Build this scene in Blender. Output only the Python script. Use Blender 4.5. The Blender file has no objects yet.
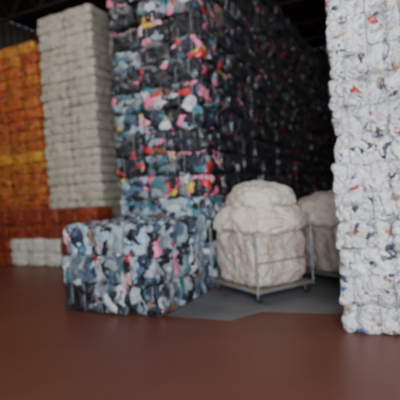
import bpy, bmesh, math, random
import numpy as np
from mathutils import Vector, Matrix
random.seed(7); rng=np.random.default_rng(7)
scene=bpy.context.scene
COL=scene.collection

# ---------------------------------------------------------------- materials
def newmat(name):
    m=bpy.data.materials.new(name); m.use_nodes=True
    nt=m.node_tree; b=nt.nodes['Principled BSDF']
    return m,nt,b
def simple(name,col,rough=.6,metal=0,noise=0.0,nscale=8):
    m,nt,b=newmat(name)
    b.inputs['Roughness'].default_value=rough; b.inputs['Metallic'].default_value=metal
    tc=nt.nodes.new('ShaderNodeTexCoord'); n=nt.nodes.new('ShaderNodeTexNoise'); n.inputs['Scale'].default_value=nscale
    n.inputs['Detail'].default_value=5
    nt.links.new(tc.outputs['Object'],n.inputs['Vector'])
    r=nt.nodes.new('ShaderNodeValToRGB')
    r.color_ramp.elements[0].position=.3; r.color_ramp.elements[1].position=.7
    r.color_ramp.elements[0].color=tuple(c*(1-noise) for c in col)+(1,)
    r.color_ramp.elements[1].color=tuple(min(1,c*(1+noise)) for c in col)+(1,)
    nt.links.new(n.outputs['Fac'],r.inputs['Fac']); nt.links.new(r.outputs['Color'],b.inputs['Base Color'])
    return m
def cloth(name,palette,scale=7.0,rough=.45,stretch=(1,1,1.3),bump=.7,distort=.06,coat=.25):
    """palette: list of (weight,rgb) -> random garment patches under film"""
    m,nt,b=newmat(name); N=nt.nodes; L=nt.links
    tc=N.new('ShaderNodeTexCoord')
    no=N.new('ShaderNodeTexNoise'); no.inputs['Scale'].default_value=5; no.inputs['Detail'].default_value=3
    L.new(tc.outputs['Object'],no.inputs['Vector'])
    sub=N.new('ShaderNodeVectorMath'); sub.operation='SUBTRACT'; sub.inputs[1].default_value=(.5,.5,.5)
    L.new(no.outputs['Color'],sub.inputs[0])
    sc=N.new('ShaderNodeVectorMath'); sc.operation='SCALE'; sc.inputs['Scale'].default_value=distort*4
    L.new(sub.outputs[0],sc.inputs[0])
    add=N.new('ShaderNodeVectorMath'); add.operation='ADD'
    L.new(tc.outputs['Object'],add.inputs[0]); L.new(sc.outputs[0],add.inputs[1])
    mp=N.new('ShaderNodeMapping'); mp.inputs['Scale'].default_value=stretch
    L.new(add.outputs[0],mp.inputs['Vector'])
    v=N.new('ShaderNodeTexVoronoi'); v.inputs['Scale'].default_value=scale
    L.new(mp.outputs['Vector'],v.inputs['Vector'])
    sep=N.new('ShaderNodeSeparateColor'); L.new(v.outputs['Color'],sep.inputs[0])
    r=N.new('ShaderNodeValToRGB'); r.color_ramp.interpolation='CONSTANT'
    tot=sum(w for w,_ in palette); acc=0
    for i,(w,c) in enumerate(palette):
        if i<2: e=r.color_ramp.elements[i]; e.position=acc/tot
        else: e=r.color_ramp.elements.new(acc/tot)
        e.color=tuple(c)+(1,); acc+=w
    L.new(sep.outputs['Red'],r.inputs['Fac'])
    at=N.new('ShaderNodeAttribute'); at.attribute_name='Tint'
    mx=N.new('ShaderNodeMix'); mx.data_type='RGBA'; mx.blend_type='MULTIPLY'; mx.inputs['Factor'].default_value=1
    L.new(r.outputs['Color'],mx.inputs['A']); L.new(at.outputs['Color'],mx.inputs['B'])
    L.new(mx.outputs['Result'],b.inputs['Base Color'])
    b.inputs['Roughness'].default_value=rough
    b.inputs['Coat Weight'].default_value=coat; b.inputs['Coat Roughness'].default_value=.22
    n2=N.new('ShaderNodeTexNoise'); n2.inputs['Scale'].default_value=16; n2.inputs['Detail'].default_value=4
    n2.inputs['Distortion'].default_value=1.2
    L.new(tc.outputs['Object'],n2.inputs['Vector'])
    ma=N.new('ShaderNodeMath'); ma.operation='MULTIPLY_ADD'; ma.inputs[1].default_value=-.9
    L.new(v.outputs['Distance'],ma.inputs[0]); L.new(n2.outputs['Fac'],ma.inputs[2])
    bp=N.new('ShaderNodeBump'); bp.inputs['Strength'].default_value=bump; bp.inputs['Distance'].default_value=.05
    L.new(ma.outputs[0],bp.inputs['Height']); L.new(bp.outputs['Normal'],b.inputs['Normal'])
    return m

W=(.60,.64,.67); LB=(.30,.39,.46); GR=(.17,.19,.215); NV=(.022,.032,.065); BK=(.009,.010,.014)
PK=(.80,.20,.36); RD=(.55,.03,.04); TL=(.05,.19,.23); YL=(.80,.52,.05); BR=(.16,.07,.04); DN=(.07,.12,.19); LP=(.8,.42,.50)
m_low=cloth('clothes_denim_mix',[(6,W),(14,BK),(2,LP),(11,LB),(14,GR),(1,(.5,.55,.6)),(13,NV),(10,(.38,.44,.49)),(15,DN),(1.5,RD),(8,(.28,.34,.39)),(4,TL),(1.5,PK),(3,(.2,.12,.09))],6.5,stretch=(1.5,1.2,.7),distort=.11)
m_blue=cloth('clothes_blue_mix',[(5,W),(14,BK),(1.5,LP),(12,LB),(14,GR),(13,NV),(5,(.40,.46,.50)),(12,DN),(2,RD),(9,TL),(1.5,PK),(1.2,YL)],6.8,distort=.09)
m_pink=cloth('clothes_pink_mix',[(4,W),(16,BK),(12,PK),(6,NV),(7,RD),(14,BK),(3,YL),(6,GR),(5,LP),(5,TL),(3,LB),(5,BR),(8,NV)],5.8,distort=.09)
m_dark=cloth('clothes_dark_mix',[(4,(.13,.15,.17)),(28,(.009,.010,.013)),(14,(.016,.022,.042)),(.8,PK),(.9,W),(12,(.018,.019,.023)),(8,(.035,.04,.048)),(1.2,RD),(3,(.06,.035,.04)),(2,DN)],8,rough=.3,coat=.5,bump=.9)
m_white=cloth('white_cloth',[(40,(.84,.86,.88)),(3,(.30,.37,.48)),(22,(.72,.74,.77)),(6,(.09,.10,.14)),(12,(.50,.51,.53)),(4,(.38,.23,.16)),(7,(.76,.69,.60)),(1.4,(.55,.08,.06)),(14,(.88,.88,.88)),(1.8,(.05,.11,.33))],12,rough=.4,bump=1.0,distort=.09,stretch=(1,1,1.6))
m_cream=cloth('cream_cloth',[(40,(.55,.51,.42)),(30,(.50,.455,.37)),(12,(.60,.57,.49)),(6,(.40,.35,.28))],9,bump=.5)
m_orange=cloth('orange_cloth',[(30,(.50,.115,.035)),(20,(.42,.085,.033)),(10,(.56,.17,.045)),(8,(.26,.05,.03))],9,bump=.5,coat=.1)
m_strap=simple('bale_strap',(.30,.32,.35),.4)
m_core=simple('bale_core',(.02,.02,.022),.9)
m_corew=simple('bale_core_white',(.40,.40,.42),.9)
m_sack=cloth('woven_sack_white',[(30,(.74,.68,.61)),(20,(.70,.62,.555)),(10,(.78,.73,.66)),(5,(.66,.49,.44))],4,rough=.65,bump=.9,distort=.15,coat=.05)
m_sack2=cloth('woven_sack_beige',[(30,(.58,.51,.43)),(20,(.52,.44,.37)),(14,(.68,.63,.55)),(6,(.48,.30,.26))],4,rough=.65,bump=1.0,stretch=(1.6,1.6,.5),distort=.15,coat=.05)
m_steel=simple('painted_steel',(.30,.31,.32),.4,.6,.15)
m_rubber=simple('rubber',(.02,.02,.02),.7)
m_plat=simple('plywood_platform',(.25,.2,.15),.6,0,.2)

m_floor,nt,b=newmat('floor_red_brown'); N=nt.nodes; L=nt.links
tc=N.new('ShaderNodeTexCoord')
n=N.new('ShaderNodeTexNoise'); n.inputs['Scale'].default_value=.9; n.inputs['Detail'].default_value=8
L.new(tc.outputs['Object'],n.inputs['Vector'])
r=N.new('ShaderNodeValToRGB'); r.color_ramp.elements[0].position=.3; r.color_ramp.elements[1].position=.75
r.color_ramp.elements[0].color=(.120,.037,.024,1); r.color_ramp.elements[1].color=(.155,.052,.035,1)
L.new(n.outputs['Fac'],r.inputs['Fac']); L.new(r.outputs['Color'],b.inputs['Base Color'])
b.inputs['Roughness'].default_value=.42; b.inputs['Specular IOR Level'].default_value=.4
bp=N.new('ShaderNodeBump'); bp.inputs['Strength'].default_value=.15; bp.inputs['Distance'].default_value=.01
n3=N.new('ShaderNodeTexNoise'); n3.inputs['Scale'].default_value=6; L.new(tc.outputs['Object'],n3.inputs['Vector'])
L.new(n3.outputs['Fac'],bp.inputs['Height']); L.new(bp.outputs['Normal'],b.inputs['Normal'])
m_conc=simple('bare_concrete',(.14,.14,.148),.65,0,.15,3)
m_wall=simple('dark_cladding',(.075,.06,.05),.8,0,.2,1)
m_ceil=simple('ceiling_dark',(.035,.026,.02),.8,0,.2,1)
m_beam=simple('rusty_beam',(.045,.024,.016),.7,0,.3,3)

# ---------------------------------------------------------------- mesh helpers
def mkobj(name,verts,faces,mats,midx=None,tint=None,smooth=True,parent=None,loc=(0,0,0)):
    me=bpy.data.meshes.new(name); me.from_pydata([tuple(v) for v in verts],[],[tuple(f) for f in faces])
    for m in mats: me.materials.append(m)
    if midx is not None: me.polygons.foreach_set('material_index',np.array(midx,dtype=np.int32))
    if smooth: me.polygons.foreach_set('use_smooth',np.ones(len(me.polygons),dtype=bool))
    a=me.attributes.new('Tint','FLOAT_COLOR','POINT')
    t=np.ones((len(verts),4),dtype=np.float32)
    if tint is not None: t[:,:3]=tint
    a.data.foreach_set('color',t.ravel())
    me.update()
    o=bpy.data.objects.new(name,me); COL.objects.link(o); o.location=loc
    if parent: o.parent=parent
    return o
def boxdata(c,h):
    v=[(c[0]+sx*h[0],c[1]+sy*h[1],c[2]+sz*h[2]) for sx in(-1,1) for sy in(-1,1) for sz in(-1,1)]
    f=[(0,1,3,2),(4,6,7,5),(0,4,5,1),(2,3,7,6),(0,2,6,4),(1,5,7,3)]
    return v,f
def snoise(p,ph,f):
    x,y,z=(p*f).T
    return (np.sin(x*1.0+ph[0]+1.3*np.sin(y*.9+ph[1]))*np.sin(y*1.1+ph[2]+1.1*np.sin(z*1.2+ph[3]))+
            np.sin(z*1.3+ph[4]+1.2*np.sin(x*1.1+ph[5]))*.7+
            .5*np.sin(x*2.3+ph[1])*np.sin(z*2.1+ph[2]+y*1.7))/1.6
def gridbox(h,sp):
    V=[];F=[];base=0
    for ax in range(3):
        u,w=(ax+1)%3,(ax+2)%3
        nu=max(3,int(round(2*h[u]/sp)));nw=max(3,int(round(2*h[w]/sp)))
        for s in(-1,1):
            U,Wg=np.meshgrid(np.linspace(-h[u],h[u],nu+1),np.linspace(-h[w],h[w],nw+1),indexing='ij')
            P=np.zeros((U.size,3));P[:,ax]=s*h[ax];P[:,u]=U.ravel();P[:,w]=Wg.ravel()
            V.append(P)
            i=np.arange(nu)[:,None]*(nw+1)+np.arange(nw)[None,:]
            i=i.ravel()+base
            q=np.stack([i,i+nw+1,i+nw+2,i+1],1)
            if s<0:q=q[:,::-1]
            F.append(q);base+=P.shape[0]
    return np.vstack(V),np.vstack(F)
def bale(h,sp,lump=.02,rad=.05):
    h=np.array(h);V,F=gridbox(h,sp)
    inn=np.clip(V,-(h-rad),h-rad);d=V-inn;ln=np.linalg.norm(d,axis=1,keepdims=True);ln[ln==0]=1
    nrm=d/ln;V=inn+nrm*rad
    ph=rng.uniform(0,6.28,6)
    t=(V[:,0]/h[0]);cinch=-.014*np.exp(-((np.abs(t)-.42)/.09)**2)
    bul=.02*(1-t**2)
    disp=cinch+bul+lump*snoise(V,ph,11)+lump*.6*snoise(V,ph[::-1],26)
    return V+nrm*disp[:,None],F
class Stack:
    def __init__(s):s.V=[];s.F=[];s.M=[];s.T=[];s.b=0
    def add(s,V,F,mi,t):
        V=np.asarray(V,float);F=np.asarray(F)
        s.V.append(V);s.F.append(F+s.b);s.M.append(np.full(len(F),mi));s.T.append(np.tile(np.array(t,float),(len(V),1)));s.b+=len(V)
    def obj(s,name,mats):
        return mkobj(name,np.vstack(s.V),np.vstack(s.F),mats,np.concatenate(s.M),np.vstack(s.T))
def build(name,x0,x1,y0,y1,H,bw,bd,bh,mats,pick,sp=.05,lump=.02,jit=.015,straps=True,core=True,far_sp=None,rot=.02,gap=.004,rad=.05,cm=.1):
    S=Stack()
    nx=max(1,round((x1-x0)/bw));ny=max(1,round((y1-y0)/bd));nz=max(1,round(H/bh))
    bw=(x1-x0)/nx;bd=(y1-y0)/ny;bh=H/nz
    ns=len(mats)
    for k in range(nz):
        for j in range(ny):
            for i in range(nx):
                if not(i in(0,nx-1) or j in(0,ny-1) or k==nz-1):continue
                cx=x0+(i+.5)*bw;cy=y0+(j+.5)*bd;cz=(k+.5)*bh
                if i in (0,nx-1):cx+=rng.uniform(-1,1)*jit
                cy+=rng.uniform(-1,1)*jit*1.3
                s=sp if (far_sp is None or j<2) else far_sp
                V,F=bale((bw*.5-gap,bd*.5-gap,bh*.5-gap),s,lump,rad)
                a=rng.uniform(-1,1)*rot;c,sn=math.cos(a),math.sin(a)
                R=np.array([[c,-sn,0],[sn,c,0],[0,0,1]])
                V=V@R.T+np.array([cx,cy,cz])
                V[:,2]=np.maximum(V[:,2],.002)
                mi,t=pick(i,j,k,nx,ny,nz)
                S.add(V,F,mi,t)
                if straps and s==sp:
                    for tx in(-.42,.42):
                        st=bw*.5*tx;hb=bh*.5+.006;hd=bd*.5+.004
                        v,f=boxdata((st,-hd,0),(.006,.002,hb-.02));v=np.array(v)@R.T+np.array([cx,cy,cz]);S.add(v,f,ns-1,(1,1,1))
    if core:
        m=cm
        v,f=boxdata(((x0+x1)/2,(y0+y1)/2,H/2-.02),((x1-x0)/2-m,(y1-y0)/2-m,H/2-.08));S.add(v,f,ns-2,(1,1,1))
    return S.obj(name,mats)

def g(a=.85,b=1.12):
    v=rng.uniform(a,b);return (v,v,v)
def pick_c(i,j,k,nx,ny,nz):
    u=rng.random()
    if j==0:
        z=k/nz
        if z<.34: return (0 if u<.75 else (1 if u<.9 else 2)),g(.9,1.4)
        if z<.50: return ((0 if u<.75 else 2) if i==0 else (1 if u<.8 else 2)),g(1.0,1.35)
        if z<.64: return ((0 if u<.5 else 2) if i==0 else (1 if u<.75 else 2)),g(.9,1.3)
        return (2 if u<.65 else 1),g(.8,1.1)
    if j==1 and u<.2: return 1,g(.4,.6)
    return 2,g(.8,1.3)  # side bales: dark clothes, with the side face's shade also put into colour
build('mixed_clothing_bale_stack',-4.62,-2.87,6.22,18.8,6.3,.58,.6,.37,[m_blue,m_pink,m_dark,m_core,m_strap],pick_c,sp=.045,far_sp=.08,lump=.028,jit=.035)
def pick_l(i,j,k,nx,ny,nz):
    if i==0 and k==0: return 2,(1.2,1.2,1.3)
    if k==nz-1: return 0,(1.2,1.27,1.32)  # light on the top row is put into its pale bluish tint
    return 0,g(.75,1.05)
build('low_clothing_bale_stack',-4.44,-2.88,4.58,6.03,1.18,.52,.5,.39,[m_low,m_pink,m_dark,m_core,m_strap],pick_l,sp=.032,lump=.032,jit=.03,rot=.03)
def pick_w(i,j,k,nx,ny,nz):
    v=rng.uniform(.82,1.04);return 0,(v*.99,v,v*1.015)
build('white_textile_bale_stack',-.71,1.45,4.68,6.4,5.6,.54,.57,.29,[m_white,m_corew,m_strap],pick_w,sp=.027,lump=.026,jit=.02,gap=.002,rad=.05,rot=.03,cm=.07)
def pick_cr(i,j,k,nx,ny,nz):return 0,g(.9,1.08)
build('cream_textile_bale_stack',-8.33,-6.58,8.2,10.4,6.15,.88,.73,.21,[m_cream,m_core,m_strap],pick_cr,sp=.06,lump=.014,jit=.025,straps=False)
def pick_o(i,j,k,nx,ny,nz):
    z=k/nz
    if .40<z<.47:return 0,(1.2,2.4,1.2)
    if z>.90:return 0,(1.2,2.1,1.2)
    v=rng.uniform(.8,1.15);return 0,(v,v*rng.uniform(.9,1.5),v)
build('orange_textile_bale_stack',-11.4,-8.42,8.2,10.4,5.65,.6,.6,.28,[m_orange,m_core,m_strap],pick_o,sp=.07,lump=.014,jit=.02,straps=False)
def pick_ol(i,j,k,nx,ny,nz):
    if k<2 and i>=2 and i<=4: return 1,(1.1,1.16,1.25)
    v=rng.uniform(.42,.6);return 0,(v,v*.75,v)  # orange bales darkened, their shadow is put into the tint
build('low_mixed_bale_stack',-10.0,-6.15,7.4,8.0,1.32,.55,.6,.33,[m_orange,m_cream,m_core,m_strap],pick_ol,sp=.06,lump=.016,jit=.02,straps=False)

# ---------------------------------------------------------------- carts & sacks
def cyl(bm,p0,p1,r,seg=12):
    p0,p1=Vector(p0),Vector(p1);d=p1-p0
    M=Matrix.Translation((p0+p1)/2)@d.to_track_quat('Z','Y').to_matrix().to_4x4()
    bmesh.ops.create_cone(bm,cap_ends=True,segments=seg,radius1=r,radius2=r,depth=d.length,matrix=M)
def bmobj(name,bm,mat,parent):
    me=bpy.data.meshes.new(name);bm.to_mesh(me);bm.free();me.materials.append(mat)
    o=bpy.data.objects.new(name,me);COL.objects.link(o);o.parent=parent
    return o
def cart(loc,ang,lx,ly):
    e=bpy.data.objects.new('platform_trolley',None);COL.objects.link(e);e.location=loc;e.rotation_euler=(0,0,ang)
    bm=bmesh.new()
    bmesh.ops.create_cube(bm,size=1,matrix=Matrix.Translation((0,0,.165))@Matrix.Diagonal((lx-.04,ly-.04,.03,1)))
    bmesh.ops.bevel(bm,geom=bm.edges[:],offset=.006,segments=2)
    bmobj('platform',bm,m_plat,e)
    bm=bmesh.new();a,b_=lx/2,ly/2
    pts=[(-a,-b_),(a,-b_),(a,b_),(-a,b_)]
    for i in range(4):
        p,q=pts[i],pts[(i+1)%4]
        cyl(bm,(p[0],p[1],.16),(q[0],q[1],.16),.02)
        cyl(bm,(p[0],p[1],.13),(p[0],p[1],.98),.014)
        bmesh.ops.create_uvsphere(bm,u_segments=12,v_segments=8,radius=.016,matrix=Matrix.Translation((p[0],p[1],.98)))
    for (i,j) in((1,2),(3,0)):
        for z in(.55,.98):
            p,q=pts[i],pts[j];cyl(bm,(p[0],p[1],z),(q[0],q[1],z),.011)
    bmobj('frame',bm,m_steel,e)
    for n,(px,py) in enumerate([(-a+.07,-b_+.07),(a-.07,-b_+.07),(a-.07,b_-.07),(-a+.07,b_-.07)]):
        bm=bmesh.new();cyl(bm,(px,py-.02,.06),(px,py+.02,.06),.058,24)
        bmesh.ops.bevel(bm,geom=bm.edges[:],offset=.004,segments=1)
        bmobj('wheel_%d'%(n+1),bm,m_rubber,e)
        bm=bmesh.new();cyl(bm,(px,py-.03,.06),(px,py+.03,.06),.014,12)
        for s in(-.03,.03):
            bmesh.ops.create_cube(bm,size=1,matrix=Matrix.Translation((px,py+s,.105))@Matrix.Diagonal((.035,.006,.1,1)))
        bmobj('caster_fork_%d'%(n+1),bm,m_steel,e)
    return e
def sackdata(loc,ang,h,pw=2.6,lump=.03,folds=0,ear=True,sag=.10):
    bm=bmesh.new();bmesh.ops.create_icosphere(bm,subdivisions=6,radius=1)
    V=np.array([v.co[:] for v in bm.verts]);F=np.array([[v.index for v in f.verts] for f in bm.faces]);bm.free()
    s=(np.abs(V)**pw).sum(1)**(-1/pw);N_=V.copy();V=V*s[:,None]
    ph=rng.uniform(0,6.28,6)
    P=V*np.array(h)
    P[:,:2]*=(1-sag*(V[:,2:3]))
    d=lump*snoise(P,ph,6)+lump*.6*snoise(P,ph[::-1],15)+lump*.35*np.abs(snoise(P,ph,33))
    if folds:
        th=np.arctan2(N_[:,1],N_[:,0]);d+=folds*np.sin(th*17+3*np.sin(P[:,2]*5+ph[0])+2*np.sin(th*3+ph[1]))*(1-np.abs(N_[:,2]))
    if ear:
        e=np.exp(-((1-N_[:,0])/.05)); P[:,0]+=e*.10
        a=np.arctan2(N_[:,2],N_[:,1]);d+=.012*np.sin(a*11)*np.exp(-((1-N_[:,0])/.25))
    P=P+N_*d[:,None]
    P[:,2]=np.maximum(P[:,2],-h[2]*.93)
    rr=np.sqrt((P[:,0]/h[0])**2+(P[:,1]/h[1])**2)
    if ear:P[:,2]-=.14*h[2]*np.clip(rr,0,1.3)**4
    c,sn=math.cos(ang),math.sin(ang);R=np.array([[c,-sn,0],[sn,c,0],[0,0,1]])
    return P@R.T+np.array(loc),F
def sackheap(name,items):
    S=Stack()
    for (loc,ang,h,mi,kw,t) in items:
        V,F=sackdata(loc,ang,h,**kw);V[:,2]=np.maximum(V[:,2],.183);S.add(V,F,mi,t)
    return S.obj(name,[m_sack,m_sack2])
A=math.radians(-33)
cart((-2.06,6.17,0),A,1.12,1.02)
sackheap('stuffed_fabric_sacks',[
 ((-2.06,6.17,.58),A,(.56,.50,.42),1,dict(pw=5,lump=.028,ear=False,folds=.016,sag=-.03),(1,1,1)),
 ((-2.05,6.15,1.15),A+.15,(.64,.54,.23),0,dict(pw=3.2,lump=.035),(1,.94,.91)),
 ((-2.02,6.18,1.45),A-.3,(.54,.46,.19),0,dict(pw=2.8,lump=.035),(1.03,1.03,1.0))])
cart((-1.08,7.27,0),A,1.06,.94)
sackheap('stuffed_fabric_sacks',[
 ((-1.08,7.27,.58),A,(.53,.47,.42),1,dict(pw=5,lump=.028,ear=False,folds=.016,sag=-.03),(1,.95,.95)),
 ((-1.08,7.24,1.16),A+.2,(.62,.54,.27),0,dict(pw=3,lump=.035),(.95,.91,.9))])

# ---------------------------------------------------------------- room
def box(name,c,h,mat):
    v,f=boxdata(c,h);return mkobj(name,v,f,[mat],smooth=False)
X0,X1,Y0,Y1,Hc=-13,9,-8,22,8.2
box('floor',((X0+X1)/2,(Y0+Y1)/2,-.1),((X1-X0)/2,(Y1-Y0)/2,.1),m_floor)
cp=[(-2.88,4.72),(-2.0,4.74),(-1.75,5.2),(-.76,5.35),(-.76,9),(-.7,18),(-2.86,18),(-2.86,6.2)]
vb=[(x,y,0.0) for x,y in cp]+[(x,y,.003) for x,y in cp];nn=len(cp)
fb=[tuple(range(nn,2*nn))]+[(i,(i+1)%nn,(i+1)%nn+nn,i+nn) for i in range(nn)]
mkobj('floor_concrete_patch',vb,fb,[m_conc],smooth=False)
def clad(name,p0,p1,H,mat):
    p0,p1=Vector(p0),Vector(p1);L_=(p1-p0).length;d=(p1-p0).normalized();nv=Vector((-d.y,d.x))
    n=int(L_/.08);V=[];F=[]
    prof=[0,.03,.03,0]
    for i in range(n+1):
        q=p0+d*(L_*i/n)+nv*prof[i%4]
        V+= [(q.x,q.y,0),(q.x,q.y,H)]
    for i in range(n):F.append((2*i,2*i+2,2*i+3,2*i+1))
    return mkobj(name,V,F,[mat],smooth=False)
clad('wall_back',(X0,Y1),(X1,Y1),Hc,m_wall)
clad('wall_left',(X0,Y0),(X0,Y1),Hc,m_wall)
clad('wall_right',(X1,Y1),(X1,Y0),Hc,m_wall)
S=Stack()
for c,h in (((-8,Y0,Hc/2),(5,.1,Hc/2)),((7.5,Y0,Hc/2),(1.5,.1,Hc/2)),((1.5,Y0,Hc-1),(4.5,.1,1))):
    v,f=boxdata(c,h);S.add(v,f,0,(1,1,1))
S.obj('wall_front',[m_wall])
box('ceiling',((X0+X1)/2,(Y0+Y1)/2,Hc+.05),((X1-X0)/2,(Y1-Y0)/2,.05),m_ceil)
S=Stack()
for y in range(-6,22,4):
    for dz,t in((0,.05),(-.7,.04)):
        v,f=boxdata(((X0+X1)/2,y,Hc-.08+dz),((X1-X0)/2,.06,t));S.add(v,f,0,(1,1,1))
    x=X0
    while x<X1-1:
        for k in(0,1):
            a=Vector((x+k*.6,y,Hc-.1 if k==0 else Hc-.75));c=Vector((x+.6+k*.6,y,Hc-.75 if k==0 else Hc-.1))
            w=Vector((.02,0,0));dd=Vector((0,.03,0))
            V=[a-w-dd,a+w-dd,a+w+dd,a-w+dd,c-w-dd,c+w-dd,c+w+dd,c-w+dd]
            S.add([tuple(q) for q in V],[(0,1,2,3),(4,7,6,5),(0,4,5,1),(1,5,6,2),(2,6,7,3),(3,7,4,0)],0,(1,1,1))
        x+=1.2
o=S.obj('trim_roof_trusses',[m_beam])
o.data.polygons.foreach_set('use_smooth',np.zeros(len(o.data.polygons),dtype=bool))

# ---------------------------------------------------------------- lights
def area(name,loc,target,sx,sy,e,col):
    l=bpy.data.lights.new(name,'AREA');l.shape='RECTANGLE';l.size=sx;l.size_y=sy;l.energy=e;l.color=col
    o=bpy.data.objects.new(name,l);COL.objects.link(o);o.location=loc
    o.rotation_euler=(Vector(target)-Vector(loc)).to_track_quat('-Z','Y').to_euler();return o
area('loading_door_daylight',(2.2,-3.2,3.0),(-1.0,6,2.0),4.5,4,1200,(.95,.98,1.0))
area('added_overhead_fill',(-7,3.5,8.0),(-7,5,0),3,3,230,(1,.93,.84))  # added warm fill above the left bales, no known source
area('added_rear_fill',(2.5,14,7.9),(-1.5,14,2),2.5,4,130,(1,.95,.9))  # added fill to brighten the back wall and the tall stack's side
w=bpy.data.worlds.new('World');scene.world=w;w.use_nodes=True
w.node_tree.nodes['Background'].inputs[0].default_value=(.6,.75,1,1);w.node_tree.nodes['Background'].inputs[1].default_value=.6

# ---------------------------------------------------------------- camera
cam=bpy.data.cameras.new('Camera');co=bpy.data.objects.new('Camera',cam);COL.objects.link(co)
cam.sensor_width=36;cam.lens=36*430/400
yaw=math.radians(26);pitch=math.radians(-1.45);roll=math.radians(3.4)
M=Matrix.Rotation(yaw,4,'Z')@Matrix.Rotation(math.radians(90)+pitch,4,'X')@Matrix.Rotation(-roll,4,'Z')
co.matrix_world=Matrix.Translation((0,0,1.6))@M
cam.dof.use_dof=True;cam.dof.focus_distance=2.1;cam.dof.aperture_fstop=1.6
scene.camera=co
